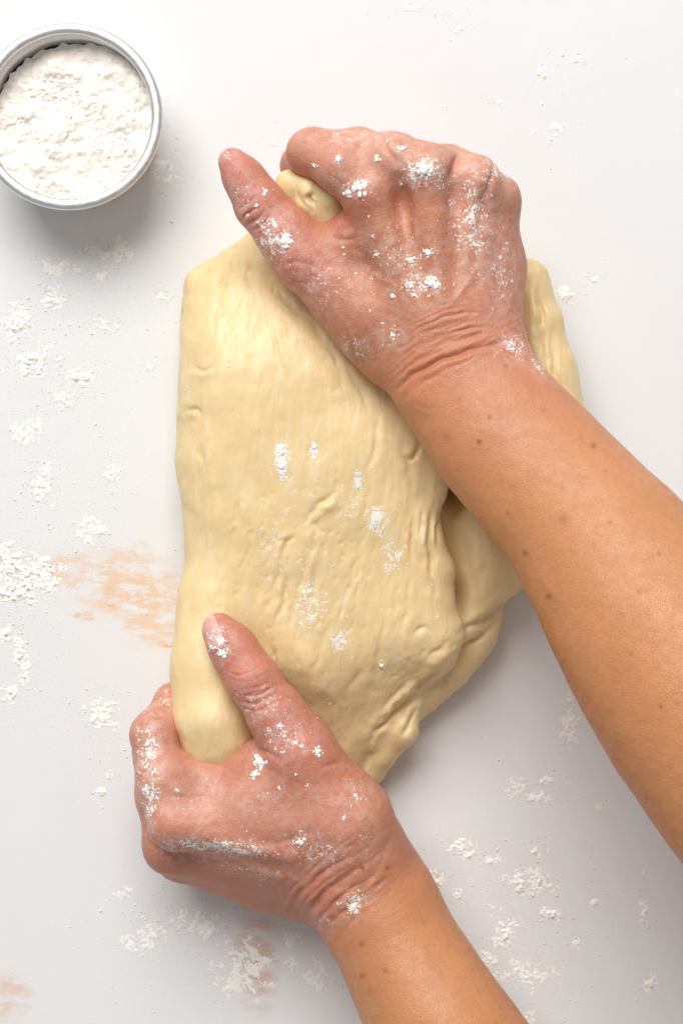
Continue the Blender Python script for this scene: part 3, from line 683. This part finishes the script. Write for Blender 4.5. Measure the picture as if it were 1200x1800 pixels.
def build_lower_arm():
    fore = [mm(655, 1582, 48, 25), mm(715, 1695, 56, 27.5), mm(778, 1810, 66, 31), mm(880, 2000, 82, 37), mm(985, 2200, 100, 41), mm(1080, 2380, 116, 41)]
    R = frame_along(fore[0][0] - fore[4][0])
    pts = np.array([p for p, r in fore] + [P(365, 1090, 70), P(240, 1290, 50), P(260, 1520, 10), P(400, 1570, 8), P(660, 1400, 88), P(680, 1400, 40)]) @ R
    lo = pts.min(0) - 0.026; hi = pts.max(0) + 0.026; lo[0] -= 0.02; lo[1:] -= 0.012; hi[1:] += 0.012
    G = Grid(lo, hi, 0.00085, R)
    F = G.new()
    upw = np.array([0.80, -0.35, 0.75])      # flat side of wrist: hand stands on its little-finger edge
    dense = spline(np.array([[*p, r] for p, r in fore]), 10)
    G.chain(F, [(d_[:3], d_[3] + .0006) for d_ in dense], 0.0, f=[.94] * len(dense), up=upw)
    G.chain(F, [mm(655, 1582, 48, 24), mm(610, 1520, 48, 25)], 0.012)
    # palm volume
    G.chain(F, [mm(600, 1500, 46, 25), mm(480, 1450, 42, 25), mm(395, 1440, 40, 22)], 0.012)
    G.chain(F, [mm(590, 1560, 26, 20), mm(470, 1520, 24, 18), mm(400, 1500, 24, 17)], 0.012)
    # metacarpals
    for b, m, r0, r1 in [((595, 1485, 60), (312, 1445, 61), 13, 11.5), ((575, 1540, 44), (298, 1490, 40), 13, 11.2), ((570, 1560, 32), (318, 1506, 29), 12.5, 10.5), ((570, 1575, 20), (362, 1520, 16), 12, 9.6)]:
        G.cone(F, mm(*b, r0), mm(*m, r1), 0.007)
    # thumb
    T = G.new()
    G.chain(T, [mm(625, 1490, 58, 20), mm(605, 1440, 62, 20), mm(525, 1318, 67, 14.6), mm(487, 1258, 68, 11.6), mm(442, 1192, 68, 10.6), mm(410, 1140, 66, 9.2), mm(384, 1107, 65, 7.6)], 0.007)
    F = smin(F, T, 0.008)
    # web between thumb and forefinger
    G.chain(F, [mm(560, 1430, 58, 20), mm(470, 1400, 56, 17), mm(400, 1408, 54, 14)], 0.010)
    G.chain(F, [mm(298, 1375, 55, 11.5), mm(345, 1368, 53, 10), mm(395, 1388, 52, 9.5)], 0.007)
    G.chain(F, [mm(510, 1360, 60, 14), mm(455, 1352, 56, 10), mm(405, 1378, 52, 9)], 0.009)
    FG = G.new()
    for ch in [[mm(308, 1444, 60, 11.4), mm(288, 1370, 59, 11.6), mm(270, 1292, 54, 9.7), mm(306, 1236, 36, 8.3), mm(360, 1215, 22, 7.5)],
               [mm(298, 1488, 40, 11), mm(282, 1400, 42, 10.6), mm(275, 1320, 36, 9.8), mm(310, 1270, 22, 8.3), mm(370, 1250, 14, 7.5)],
               [mm(318, 1504, 29, 10.3), mm(300, 1425, 27, 10), mm(300, 1350, 22, 9), mm(335, 1300, 13, 8), mm(390, 1290, 10, 7)],
               [mm(362, 1518, 16, 9.4), mm(345, 1450, 14, 9), mm(345, 1390, 12, 8.4), mm(380, 1350, 10, 7.5)]]:
        T = G.new(); G.chain(T, ch, 0.005); FG = smin(FG, T, 0.002)
    F = smin(F, FG, 0.005)
    del FG, T
    def detail(D):
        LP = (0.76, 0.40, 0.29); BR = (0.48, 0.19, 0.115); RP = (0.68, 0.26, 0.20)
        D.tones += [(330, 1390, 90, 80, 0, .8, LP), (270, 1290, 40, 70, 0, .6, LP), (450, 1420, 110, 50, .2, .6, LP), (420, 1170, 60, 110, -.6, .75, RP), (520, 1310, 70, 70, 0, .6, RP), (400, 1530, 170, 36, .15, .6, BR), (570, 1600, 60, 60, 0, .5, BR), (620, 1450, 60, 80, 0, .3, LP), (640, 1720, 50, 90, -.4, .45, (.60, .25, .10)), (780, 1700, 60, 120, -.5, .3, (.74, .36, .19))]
        D.bump(300, 1452, 34, 30, 1.5); D.bump(283, 1432, 20, 20, .5)
        D.ridge([(330, 1462), (430, 1490), (540, 1510)], 1.2, 16)
        D.ridge([(310, 1500), (420, 1530), (540, 1545)], 1.0, 14); D.ridge([(330, 1480), (430, 1512), (530, 1528)], -1.2, 12)
        D.bump(520, 1455, 60, 26, .8, .2); D.crease([(440, 1475), (500, 1480), (550, 1462), (565, 1440)], .4, 8, .3, .05)
        # web folds
        for a, dp in [([(395, 1358), (380, 1380), (375, 1400)], .9), ([(410, 1370), (392, 1392), (380, 1415)], .6), ([(428, 1352), (405, 1385), (385, 1425)], .5), ([(345, 1325), (340, 1332), (352, 1340)], .7), ([(442, 1300), (430, 1330), (410, 1352)], .5), ([(360, 1400), (330, 1405), (300, 1395)], .4), ([(385, 1425), (350, 1440), (320, 1440)], .4)]: D.crease(a, dp, 4)
        # thumb joint creases
        for a, dp in [([(402, 1205), (440, 1212), (480, 1192)], .6), ([(408, 1218), (445, 1224), (486, 1204)], .7), ([(400, 1194), (436, 1200), (474, 1182)], .5), ([(412, 1232), (450, 1236), (492, 1218)], .45), ([(398, 1182), (430, 1186), (466, 1170)], .35), ([(420, 1246), (455, 1248), (495, 1232)], .3), ([(425, 1198), (450, 1210), (462, 1204)], .5), ([(420, 1214), (446, 1206), (478, 1200)], .5), ([(430, 1228), (455, 1214), (484, 1212)], .4)]: D.crease(a, dp * .55, 2.2)
        D.bump(442, 1195, 34, 26, .6)
        D.bump(560, 1335, 40, 34, 1.0)
        D.crease([(450, 1318), (470, 1325), (500, 1340)], .6, 5); D.crease([(560, 1350), (600, 1340), (625, 1350)], .3, 5)
        # wrist folds
        for a, dp, w in [([(505, 1604), (530, 1568), (580, 1528), (625, 1502)], 2.2, 4.5), ([(533, 1620), (560, 1582), (610, 1542), (660, 1508)], 3.4, 5.5), ([(570, 1652), (592, 1614), (640, 1576), (690, 1540)], 2.4, 4.5), ([(518, 1612), (545, 1576), (592, 1538), (625, 1515)], 1.2, 3),
                         ([(550, 1636), (577, 1596), (622, 1560), (660, 1535)], 1.6, 3.5), ([(492, 1592), (520, 1556), (560, 1520), (600, 1490)], .7, 3), ([(583, 1672), (605, 1636), (635, 1608), (660, 1592)], .9, 4), ([(600, 1500), (640, 1470), (668, 1440)], .35, 2.6), ([(620, 1510), (660, 1478), (688, 1452)], .35, 2.6), ([(640, 1525), (680, 1492), (705, 1470)], .3, 2.6),
                         ([(540, 1600), (580, 1556), (630, 1525)], .8, 2.6), ([(610, 1470), (640, 1445), (660, 1420)], .2, 2.4), ([(580, 1505), (615, 1475), (640, 1450)], .3, 2.4)]: D.crease(a, dp * .5, w * .9, red=.2, fade=.75)
        wr = np.exp(-((D.px - 590) / 90) ** 2 - ((D.py - 1560) / 60) ** 2)
        D.d += 0.0003 * wr * fbm((D.px * .62 + D.py * .78) / 9, (D.px * .78 - D.py * .62) / 60, 0 * D.px, 77, 2)
        for b in [(400, 1130, 45, 50, .32, 0), (450, 1220, 60, 50, .30, .8), (520, 1320, 80, 60, .28, 0), (300, 1420, 60, 60, .25, 0), (265, 1290, 40, 60, .25, 0), (340, 1340, 50, 50, .22, 0), (400, 1360, 30, 30, .3, 0), (380, 1490, 140, 40, .28, 0), (560, 1590, 60, 40, .25, .6), (480, 1400, 80, 40, .12, 0)]: D.blush(*b)
        for f in [(385, 1130, 32, 50, .72, -.4), (450, 1240, 60, 60, .55, 0), (500, 1300, 70, 60, .6, 0), (260, 1330, 34, 110, .72, 0), (265, 1400, 26, 80, .8, 0), (290, 1230, 40, 40, .55, 0), (390, 1488, 130, 20, .85, .12), (300, 1490, 40, 30, .6, 0), (460, 1530, 80, 12, .5, .15), (530, 1480, 60, 40, .55, 0),
                  (620, 1590, 32, 26, .85, -.6), (625, 1400, 60, 60, .45, 0), (330, 1400, 80, 60, .42, 0), (560, 1500, 80, 50, .55, 0), (650, 1480, 40, 60, .4, 0), (480, 1400, 120, 60, .36, 0), (570, 1620, 30, 20, .5, 0)]: D.flour(*f)
    def nail(V, D, col):
        # thumbnail: flattened plate near the tip
        d0 = np.array([-.42, -.91]); cx, cy = 371, 1108
        a = (D.px - cx) * d0[0] + (D.py - cy) * d0[1]; b = (D.px - cx) * -d0[1] + (D.py - cy) * d0[0]
        e = np.sqrt(((a - 1) / 32) ** 4 + ((b) / 18) ** 4) ** 0.5
        m = (1 - sstep(0.75, 1.05, e)) * D.up * (V[:, 2] > .055)
        rim = np.exp(-((e - 1.08) / .13) ** 2) * D.up * (V[:, 2] > .055)
        V[:, 2] -= m * 0.0003; V[:, 2] += rim * 0.0006 * (a < 16)
        wt = (m * sstep(20, 25, a))[:, None]; c = col * (1 - .6 * m[:, None]) + np.array([.86, .55, .48]) * .6 * m[:, None]
        return c * (1 - wt * .7) + np.array([.85, .75, .66]) * wt * .7
    handness = lambda px, py: 1 - sstep(-110, 170, (px - 620) * .57 + (py - 1570) * .82) * 0.95
    moles = [(637, 1527, 4, .85), (681, 1526, 4, .7), (636, 1660, 4.5, .75), (678, 1707, 4, .65), (639, 1716, 5, .55), (700, 1640, 3, .4), (650, 1740, 3, .4)]
    return finish_arm(G, F, detail, handness, moles, 'arm', 'left forearm and floury hand gripping the lower end of the dough with thumb on top', nail)

dough = build_dough()
tag(dough, 'large pale yellow lump of soft dough folded and stretched between two hands', 'dough')
person = bpy.data.objects.new('person', None); COL.objects.link(person)
person.location = (0, 0, 0)
tag(person, 'bare forearms and flour-dusted hands of a person kneading dough', 'person')
a1 = build_upper_arm(); a2 = build_lower_arm()
for a in (a1, a2): a.parent = person

# ------------------------------------------------------------------ measuring cup with flour
def lathe(prof, n=128):
    prof = np.asarray(prof, float); m = len(prof); V = []
    th = np.linspace(0, 2 * math.pi, n, endpoint=False)
    V = np.stack([np.outer(np.cos(th), prof[:, 0]), np.outer(np.sin(th), prof[:, 0]), np.tile(prof[:, 1], (n, 1))], -1).reshape(-1, 3)
    F = []
    for i in range(n):
        for j in range(m - 1):
            a = i * m + j; b = ((i + 1) % n) * m + j
            F.append((a, b, b + 1, a + 1))
    return V, np.array(F)

CUP_H = 36.0
cc = P(120, 203, CUP_H); CS = 42.3 / 37.35
cup = bpy.data.objects.new('measuring_cup', None); COL.objects.link(cup); cup.location = (cc[0], cc[1], 0)
tag(cup, 'round aluminium measuring cup filled with white flour', 'measuring cup')
m_ = 0.001
inner = [(0.0005, .9), (20, .9), (28.0, 1.2), (30.2, 2.6), (31.3, 6), (33.6, 32.6)]
outer = [(34.3, 32.6), (32.2, 5.4), (31.0, 1.6), (28.4, 0.3), (20, 0.2), (0.0005, 0.2)]
V, F = lathe([(r * m_ * CS, z * m_) for r, z in (inner + outer)][::-1])
mesh_obj('bowl', V, F, M_METAL, cup)
rim = []
for t in np.linspace(0, 2 * math.pi, 17): rim.append((35.1 + 2.25 * math.cos(t), 34.2 + 1.8 * math.sin(t)))
rim = [(r * m_ * CS, z * m_) for r, z in rim]
V, F = lathe(rim); mesh_obj('rolled_rim', V, F, M_METAL, cup)

def cup_flour():
    nr, nt = 110, 360
    r = np.linspace(0, 1, nr)[:, None]; th = np.linspace(0, 2 * math.pi, nt, endpoint=False)[None, :]
    edge = 1.0 - 0.07 * np.clip(np.cos(th - math.radians(125)), 0, 1) ** 1.5 * (1 + 0.6 * vnoise(np.cos(th) * 9, np.sin(th) * 9, 0 * th, 3)) - 0.004 * (1 + vnoise(np.cos(th) * 20, np.sin(th) * 20, 0 * th, 5))
    R0 = 34.0 * edge
    x = r * R0 * np.cos(th); y = r * R0 * np.sin(th)
    tilt = (x * math.cos(math.radians(-55)) + y * math.sin(math.radians(-55))) / 33.0
    z = 28.5 + 3.6 * tilt - 2.0 * (r ** 6)
    n1 = fbm(x / 10, y / 10, 0 * x, 31, 4, .5); n2 = fbm(x / 2.2, y / 2.2, 0 * x, 37, 4, .6)
    blob = np.abs(fbm(x / 5.0, y / 5.0, 0 * x, 41, 3))
    z = z + 3.4 * n1 + 0.35 * n2 * (0.3 + sstep(-.2, .5, fbm(x / 9, y / 9, 0 * x, 47, 2))) - 0.9 * np.exp(-(blob / .06) ** 2) * sstep(-.1, .3, fbm(x / 12, y / 12, 0 * x, 43, 2))
    # smooth scoop marks
    z = np.where(r > 0.985, z - 4.0, z)
    ri = np.minimum(np.hypot(x, y), 31.2 + (z - 6) * 0.086)
    s = ri / np.maximum(np.hypot(x, y), 1e-6); x = x * s; y = y * s
    V = np.stack([x * CS, y * CS, z], -1).reshape(-1, 3) * m_
    F = []
    for i in range(nr - 1):
        a = i * nt + np.arange(nt); b = i * nt + (np.arange(nt) + 1) % nt
        F.append(np.stack([a, a + nt, b + nt, b], 1))
    F = np.concatenate(F)
    return V, F
V, F = cup_flour()
o = mesh_obj('flour', V + np.array([cc[0], cc[1], 0]), F, mat_flour('cup_flour', 0.0004, 0.93))
tag(o, 'heap of crumbly white flour inside the metal cup', 'flour')

# ------------------------------------------------------------------ loose flour
def ico():
    bm = bmesh.new(); bmesh.ops.create_icosphere(bm, subdivisions=1, radius=1.0)
    v = np.array([x.co[:] for x in bm.verts]); f = np.array([[x.index for x in fc.verts] for fc in bm.faces]); bm.free(); return v, f
ICO_V, ICO_F = ico()
OCT_V = np.array([(1, 0, 0), (-1, 0, 0), (0, 1, 0), (0, -1, 0), (0, 0, 1), (0, 0, -1)], float); OCT_F = np.array([(0, 2, 4), (2, 1, 4), (1, 3, 4), (3, 0, 4), (2, 0, 5), (1, 2, 5), (3, 1, 5), (0, 3, 5)])
def lumps(C, Rr, flat=0.7, ICO_V=None, ICO_F=None):
    ICO_V, ICO_F = (OCT_V, OCT_F) if ICO_V is None else (ICO_V, ICO_F)
    n = len(C); C = np.asarray(C); Rr = np.asarray(Rr)
    jit = 1 + 0.18 * rng.standard_normal((n, len(ICO_V), 1))
    sc = np.stack([rng.uniform(.7, 1.4, n), rng.uniform(.7, 1.4, n), np.full(n, flat)], 1)[:, None, :]
    V = C[:, None, :] + ICO_V[None] * np.clip(jit, .4, 1.7) * sc * Rr[:, None, None]
    F = ICO_F[None] + (np.arange(n) * len(ICO_V))[:, None, None]
    return V.reshape(-1, 3), F.reshape(-1, 3)

# table flour: a powder height field where it lies thick, plus loose specks
CL = [  # px, py, rx, ry, height mm, speck count
    (70, 635, 42, 26, 2.0, 140), (28, 570, 26, 34, 1.6, 110), (140, 662, 28, 18, 1.4, 80), (112, 705, 20, 16, 1.1, 50), (45, 760, 30, 26, 1.0, 60), (75, 858, 26, 40, 1.5, 110), (197, 828, 16, 26, 1.4, 50),
    (160, 938, 26, 32, 1.1, 80), (38, 1030, 62, 46, 2.2, 260), (10, 985, 34, 30, 2.0, 80), (70, 1000, 40, 26, 1.2, 90), (36, 1150, 12, 40, 1.5, 50), (44, 1180, 12, 26, 1.3, 30), (18, 1222, 20, 24, 1.6, 60), (8, 1115, 16, 20, 1.4, 30),
    (178, 1255, 36, 32, 1.2, 120), (95, 522, 26, 20, 1.0, 70), (288, 520, 14, 10, 1.0, 20), (190, 570, 34, 16, .8, 50), (265, 645, 12, 6, .9, 10), (176, 484, 18, 14, .8, 40), (190, 440, 60, 26, .5, 80), (285, 300, 26, 30, .7, 90),
    (725, 14, 20, 8, 1.0, 20), (810, 50, 12, 6, .9, 12), (952, 127, 12, 9, 1.0, 12), (1016, 105, 12, 8, .9, 10), (975, 228, 14, 14, .9, 20), (872, 180, 10, 6, .7, 10), (992, 520, 20, 16, 1.1, 30), (1045, 490, 10, 8, .7, 12),
    (905, 1385, 30, 30, .7, 60), (960, 1372, 12, 10, 1.4, 20), (945, 1400, 20, 14, .9, 30), (820, 1492, 26, 20, 1.4, 60), (768, 1545, 20, 18, 1.2, 50), (800, 1570, 14, 12, 1.3, 20), (868, 1512, 16, 12, .9, 24), (932, 1552, 46, 24, 1.7, 120),
    (945, 1495, 18, 14, 1.2, 30), (968, 1608, 22, 12, 1.5, 40), (890, 1640, 30, 22, 1.6, 100), (870, 1602, 14, 12, 1.1, 24), (1042, 1586, 12, 12, 1.3, 16), (1015, 1660, 10, 12, 1.0, 14), (1130, 1600, 12, 46, .8, 40), (1140, 1728, 16, 18, 1.3, 30),
    (925, 1715, 60, 40, .6, 110), (850, 1690, 26, 30, .8, 60), (925, 1790, 24, 16, 1.0, 40), (1000, 1270, 20, 60, .6, 90), (1055, 1420, 10, 10, .6, 10), (1135, 1535, 8, 6, .8, 6),
    (345, 1620, 60, 30, .8, 160), (365, 1640, 20, 14, 1.3, 30), (215, 1570, 20, 14, .8, 40), (260, 1650, 50, 40, .5, 110), (515, 1697, 18, 14, 1.6, 30), (180, 1392, 14, 10, .9, 20), (195, 1360, 10, 10, .9, 10), (420, 1700, 60, 60, .5, 110), (325, 1602, 10, 8, 1.2, 8), (520, 1650, 30, 20, .8, 40),
    (560, 1720, 40, 40, .5, 60), (100, 470, 50, 20, .4, 50), (480, 250, 14, 10, .5, 8)]
def table_flour():
    step = 1.5
    Vs, Fs, off = [], [], 0
    C, Rr = [], []
    for i, (cx, cy, rx, ry, hh, n) in enumerate(CL):
        gx = np.arange(cx - rx * 2.2, cx + rx * 2.2, step); gy = np.arange(cy - ry * 2.2, cy + ry * 2.2, step)
        X, Y = np.meshgrid(gx, gy, indexing='ij')
        wx_ = X + 0.55 * rx * fbm(X / 34, Y / 34, 0 * X + i * 7.31, 171, 3); wy_ = Y + 0.55 * ry * fbm(X / 34, Y / 34, 0 * X + i * 7.31, 181, 3)
        e = np.exp(-((wx_ - cx) / rx) ** 2 - ((wy_ - cy) / ry) ** 2)
        nz = fbm(X / 20, Y / 20, 0 * X + i * 7.31, 101, 3, .6); fn = fbm(X / 7, Y / 7, 0 * X + i * 7.31, 131, 3, .6); hi = fbm(X / 2.2, Y / 2.2, 0 * X + i * 7.31, 151, 2)
        hgt = 0.75 * hh * (e * (0.70 + 1.4 * nz + 1.3 * fn + 0.4 * hi) - (0.52 if hh > 0.85 else 0.72))
        keep = hgt > 0
        H_ = np.where(keep, hgt, -0.02)
        W = np.stack([(X - 600) * S, (900 - Y) * S, np.minimum(H_, hh * 1.5) * m_ + 0.0001], -1).reshape(-1, 3)
        a, b = X.shape
        idx = np.arange(a * b).reshape(a, b)
        q = np.stack([idx[:-1, :-1], idx[:-1, 1:], idx[1:, 1:], idx[1:, :-1]], -1)
        kk = keep[:-1, :-1] | keep[:-1, 1:] | keep[1:, 1:] | keep[1:, :-1]
        q = q[kk]
        used, inv = np.unique(q.ravel(), return_inverse=True)
        if len(used):
            Vs.append(W[used]); Fs.append(inv.reshape(-1, 4) + off); off += len(used)
        a_ = rng.standard_normal((int(n * 8.0), 2)) * rng.choice([0.8, 0.8, 1.5, 2.4], (int(n * 8.0), 1))
        for u, v in a_:
            r = 0.08 + 0.16 * rng.random() ** 2 + (0.4 * rng.random() if rng.random() < .04 else 0)
            C.append(((cx + u * rx - 600) * S, (900 - cy - v * ry) * S, r * .35 * m_)); Rr.append(r * m_)
    for _ in range(9000):
        px_, py_ = rng.uniform(-40, 1240), rng.uniform(-40, 1840)
        dens = 0.12 + 0.75 * (px_ < 330) * (py_ > 380) + 0.5 * (py_ > 1300) * (px_ > 700)
        if rng.random() > dens: continue
        r = 0.07 + 0.17 * rng.random() ** 3
        C.append(((px_ - 600) * S, (900 - py_) * S, r * .35 * m_)); Rr.append(r * m_)
    LV, LF = lumps(C, Rr)
    V = np.concatenate(Vs); F = np.concatenate(Fs)
    tri = np.concatenate([F[:, [0, 1, 2]], F[:, [0, 2, 3]], LF + len(V)])
    return np.concatenate([V, LV]), tri
V, F = table_flour()
o = mesh_obj('scattered_flour', V, F, M_FLOUR)
tag(o, 'loose white flour scattered in clumps over the work surface', 'flour', 'stuff')

def ico2():
    bm = bmesh.new(); bmesh.ops.create_icosphere(bm, subdivisions=2, radius=1.0)
    v = np.array([x.co[:] for x in bm.verts]); f = np.array([[x.index for x in fc.verts] for fc in bm.faces]); bm.free(); return v, f
BV, BF = ico2()
def clumps_on(obj, spots, name, label):
    me = obj.data; n = len(me.vertices); co = np.empty(n * 3, np.float32); me.vertices.foreach_get('co', co); co = co.reshape(-1, 3).astype(float)
    px, py = to_px(co); C, Rr = [], []; bV, bF, off = [], [], 0
    for si, (cx, cy, rp, cnt) in enumerate(spots):
        m = (np.abs(px - cx) < rp * 2 + 6) & (np.abs(py - cy) < rp * 2 + 6)
        if not m.any(): continue
        sx, sy, sv = px[m], py[m], co[m]
        top = sv[:, 2] > sv[:, 2].max() - 0.02; sx, sy, sv = sx[top], sy[top], sv[top]
        dense = cnt / (rp * rp)
        if dense > 0.28:                       # a packed clump: a few overlapping crumbly lumps
            for q in range(int(np.clip(rp / 0.9, 2, 15))):
                a = rng.uniform(0, 6.283); rr = rp * (0.0 if q == 0 else rng.uniform(.25, 1.0)); qx, qy = cx + rr * math.cos(a), cy + rr * math.sin(a)
                j = np.argmin((sx - qx) ** 2 + (sy - qy) ** 2)
                r = rp * .25 * (rng.uniform(.5, .62) if q == 0 else rng.uniform(.14, .38)) * m_
                nn = 1 + 0.75 * fbm(BV[:, 0] * 2.4 + si * 9 + q, BV[:, 1] * 2.4, BV[:, 2] * 2.4, 401, 3, .7)
                sc = np.array([rng.uniform(.75, 1.25), rng.uniform(.75, 1.25), .5])
                bV.append(BV * nn[:, None] * sc * r + sv[j]); bF.append(BF + off); off += len(BV)
        for _ in range(int(cnt * (0.8 if dense > .28 else 1.0))):
            rr = min(abs(rng.standard_normal()) * .75, 1.9); a = rng.uniform(0, 6.283)
            qx, qy = cx + rp * rr * math.cos(a), cy + rp * rr * math.sin(a)
            d = (sx - qx) ** 2 + (sy - qy) ** 2
            j = np.argmin(d)
            if d[j] > 60: continue
            r = (0.14 + 0.28 * rng.random() ** 3)
            c = sv[j].copy(); c[2] += r * .25 * m_
            C.append(c); Rr.append(r * m_)
    V, F = lumps(C, Rr, .7)
    if bV: F = np.concatenate([F, np.concatenate(bF) + len(V)]); V = np.concatenate([V] + bV)
    o = mesh_obj(name, V, F, M_FLOUR); tag(o, label, 'flour', 'stuff'); return o
sp1 = [(632, 330, 14, 110), (612, 338, 8, 40), (745, 298, 14, 110), (772, 318, 14, 40), (500, 425, 15, 110), (760, 498, 12, 90), (752, 445, 9, 50), (722, 456, 7, 40), (722, 502, 7, 40), (690, 520, 6, 30), (692, 590, 7, 36), (595, 280, 8, 24), (552, 290, 5, 20), (662, 280, 8, 26), (705, 262, 9, 24), (467, 335, 7, 24), (450, 362, 6, 18), (435, 378, 4, 12), (470, 390, 10, 24),
       (705, 322, 4, 10), (655, 415, 4, 9), (648, 380, 3, 7), (603, 435, 4, 9), (605, 448, 3, 7), (662, 448, 5, 14), (770, 440, 12, 16), (630, 605, 9, 16), (610, 600, 7, 12), (780, 330, 14, 30), (830, 300, 10, 14), (650, 545, 3, 6), (672, 568, 3, 6), (625, 480, 3, 6), (560, 500, 14, 14), (590, 515, 8, 10), (905, 600, 14, 24), (940, 640, 10, 14), (650, 490, 24, 30), (800, 500, 40, 40), (700, 400, 50, 24), (415, 300, 10, 10), (390, 268, 6, 10)]
clumps_on(a1, sp1, 'flour_on_fist', 'white flour clumps stuck to the back of the upper hand')
sp2 = [(458, 1340, 13, 120), (448, 1362, 9, 30), (558, 1322, 9, 60), (491, 1276, 7, 40), (530, 1312, 5, 18), (392, 1150, 10, 40), (372, 1140, 8, 20), (625, 1400, 7, 20), (605, 1437, 5, 9), (490, 1386, 4, 8), (520, 1362, 4, 8), (540, 1382, 4, 8), (310, 1390, 5, 9), (262, 1325, 9, 30), (258, 1388, 8, 34), (400, 1500, 30, 70), (360, 1510, 20, 40), (530, 1482, 9, 30), (440, 1480, 24, 40), (460, 1545, 16, 24), (300, 1490, 24, 24), (620, 1595, 14, 50), (630, 1580, 12, 30), (585, 1515, 10, 14),
       (470, 1230, 20, 18), (500, 1250, 16, 14), (545, 1290, 16, 12), (330, 1310, 10, 6), (290, 1260, 14, 10), (650, 1470, 14, 6), (470, 1290, 10, 14), (380, 1430, 40, 12)]
clumps_on(a2, sp2, 'flour_on_hand', 'white flour clumps stuck to the lower gripping hand')
sp3 = [(495, 795, 8, 60), (495, 820, 8, 40), (552, 785, 7, 30), (628, 835, 6, 24), (630, 855, 6, 18), (655, 920, 14, 50), (690, 900, 12, 20), (595, 1125, 12, 26), (672, 1170, 6, 24), (580, 1238, 3, 8), (540, 1060, 22, 40), (690, 1215, 8, 10), (400, 642, 5, 10), (560, 838, 6, 10), (560, 990, 30, 30), (760, 1012, 6, 8), (770, 1085, 4, 6), (518, 312, 5, 14), (530, 345, 10, 14), (700, 990, 14, 16), (360, 1200, 20, 10), (806, 1035, 8, 10)]
clumps_on(dough, sp3, 'flour_on_dough', 'small white flour streaks stuck to the dough')
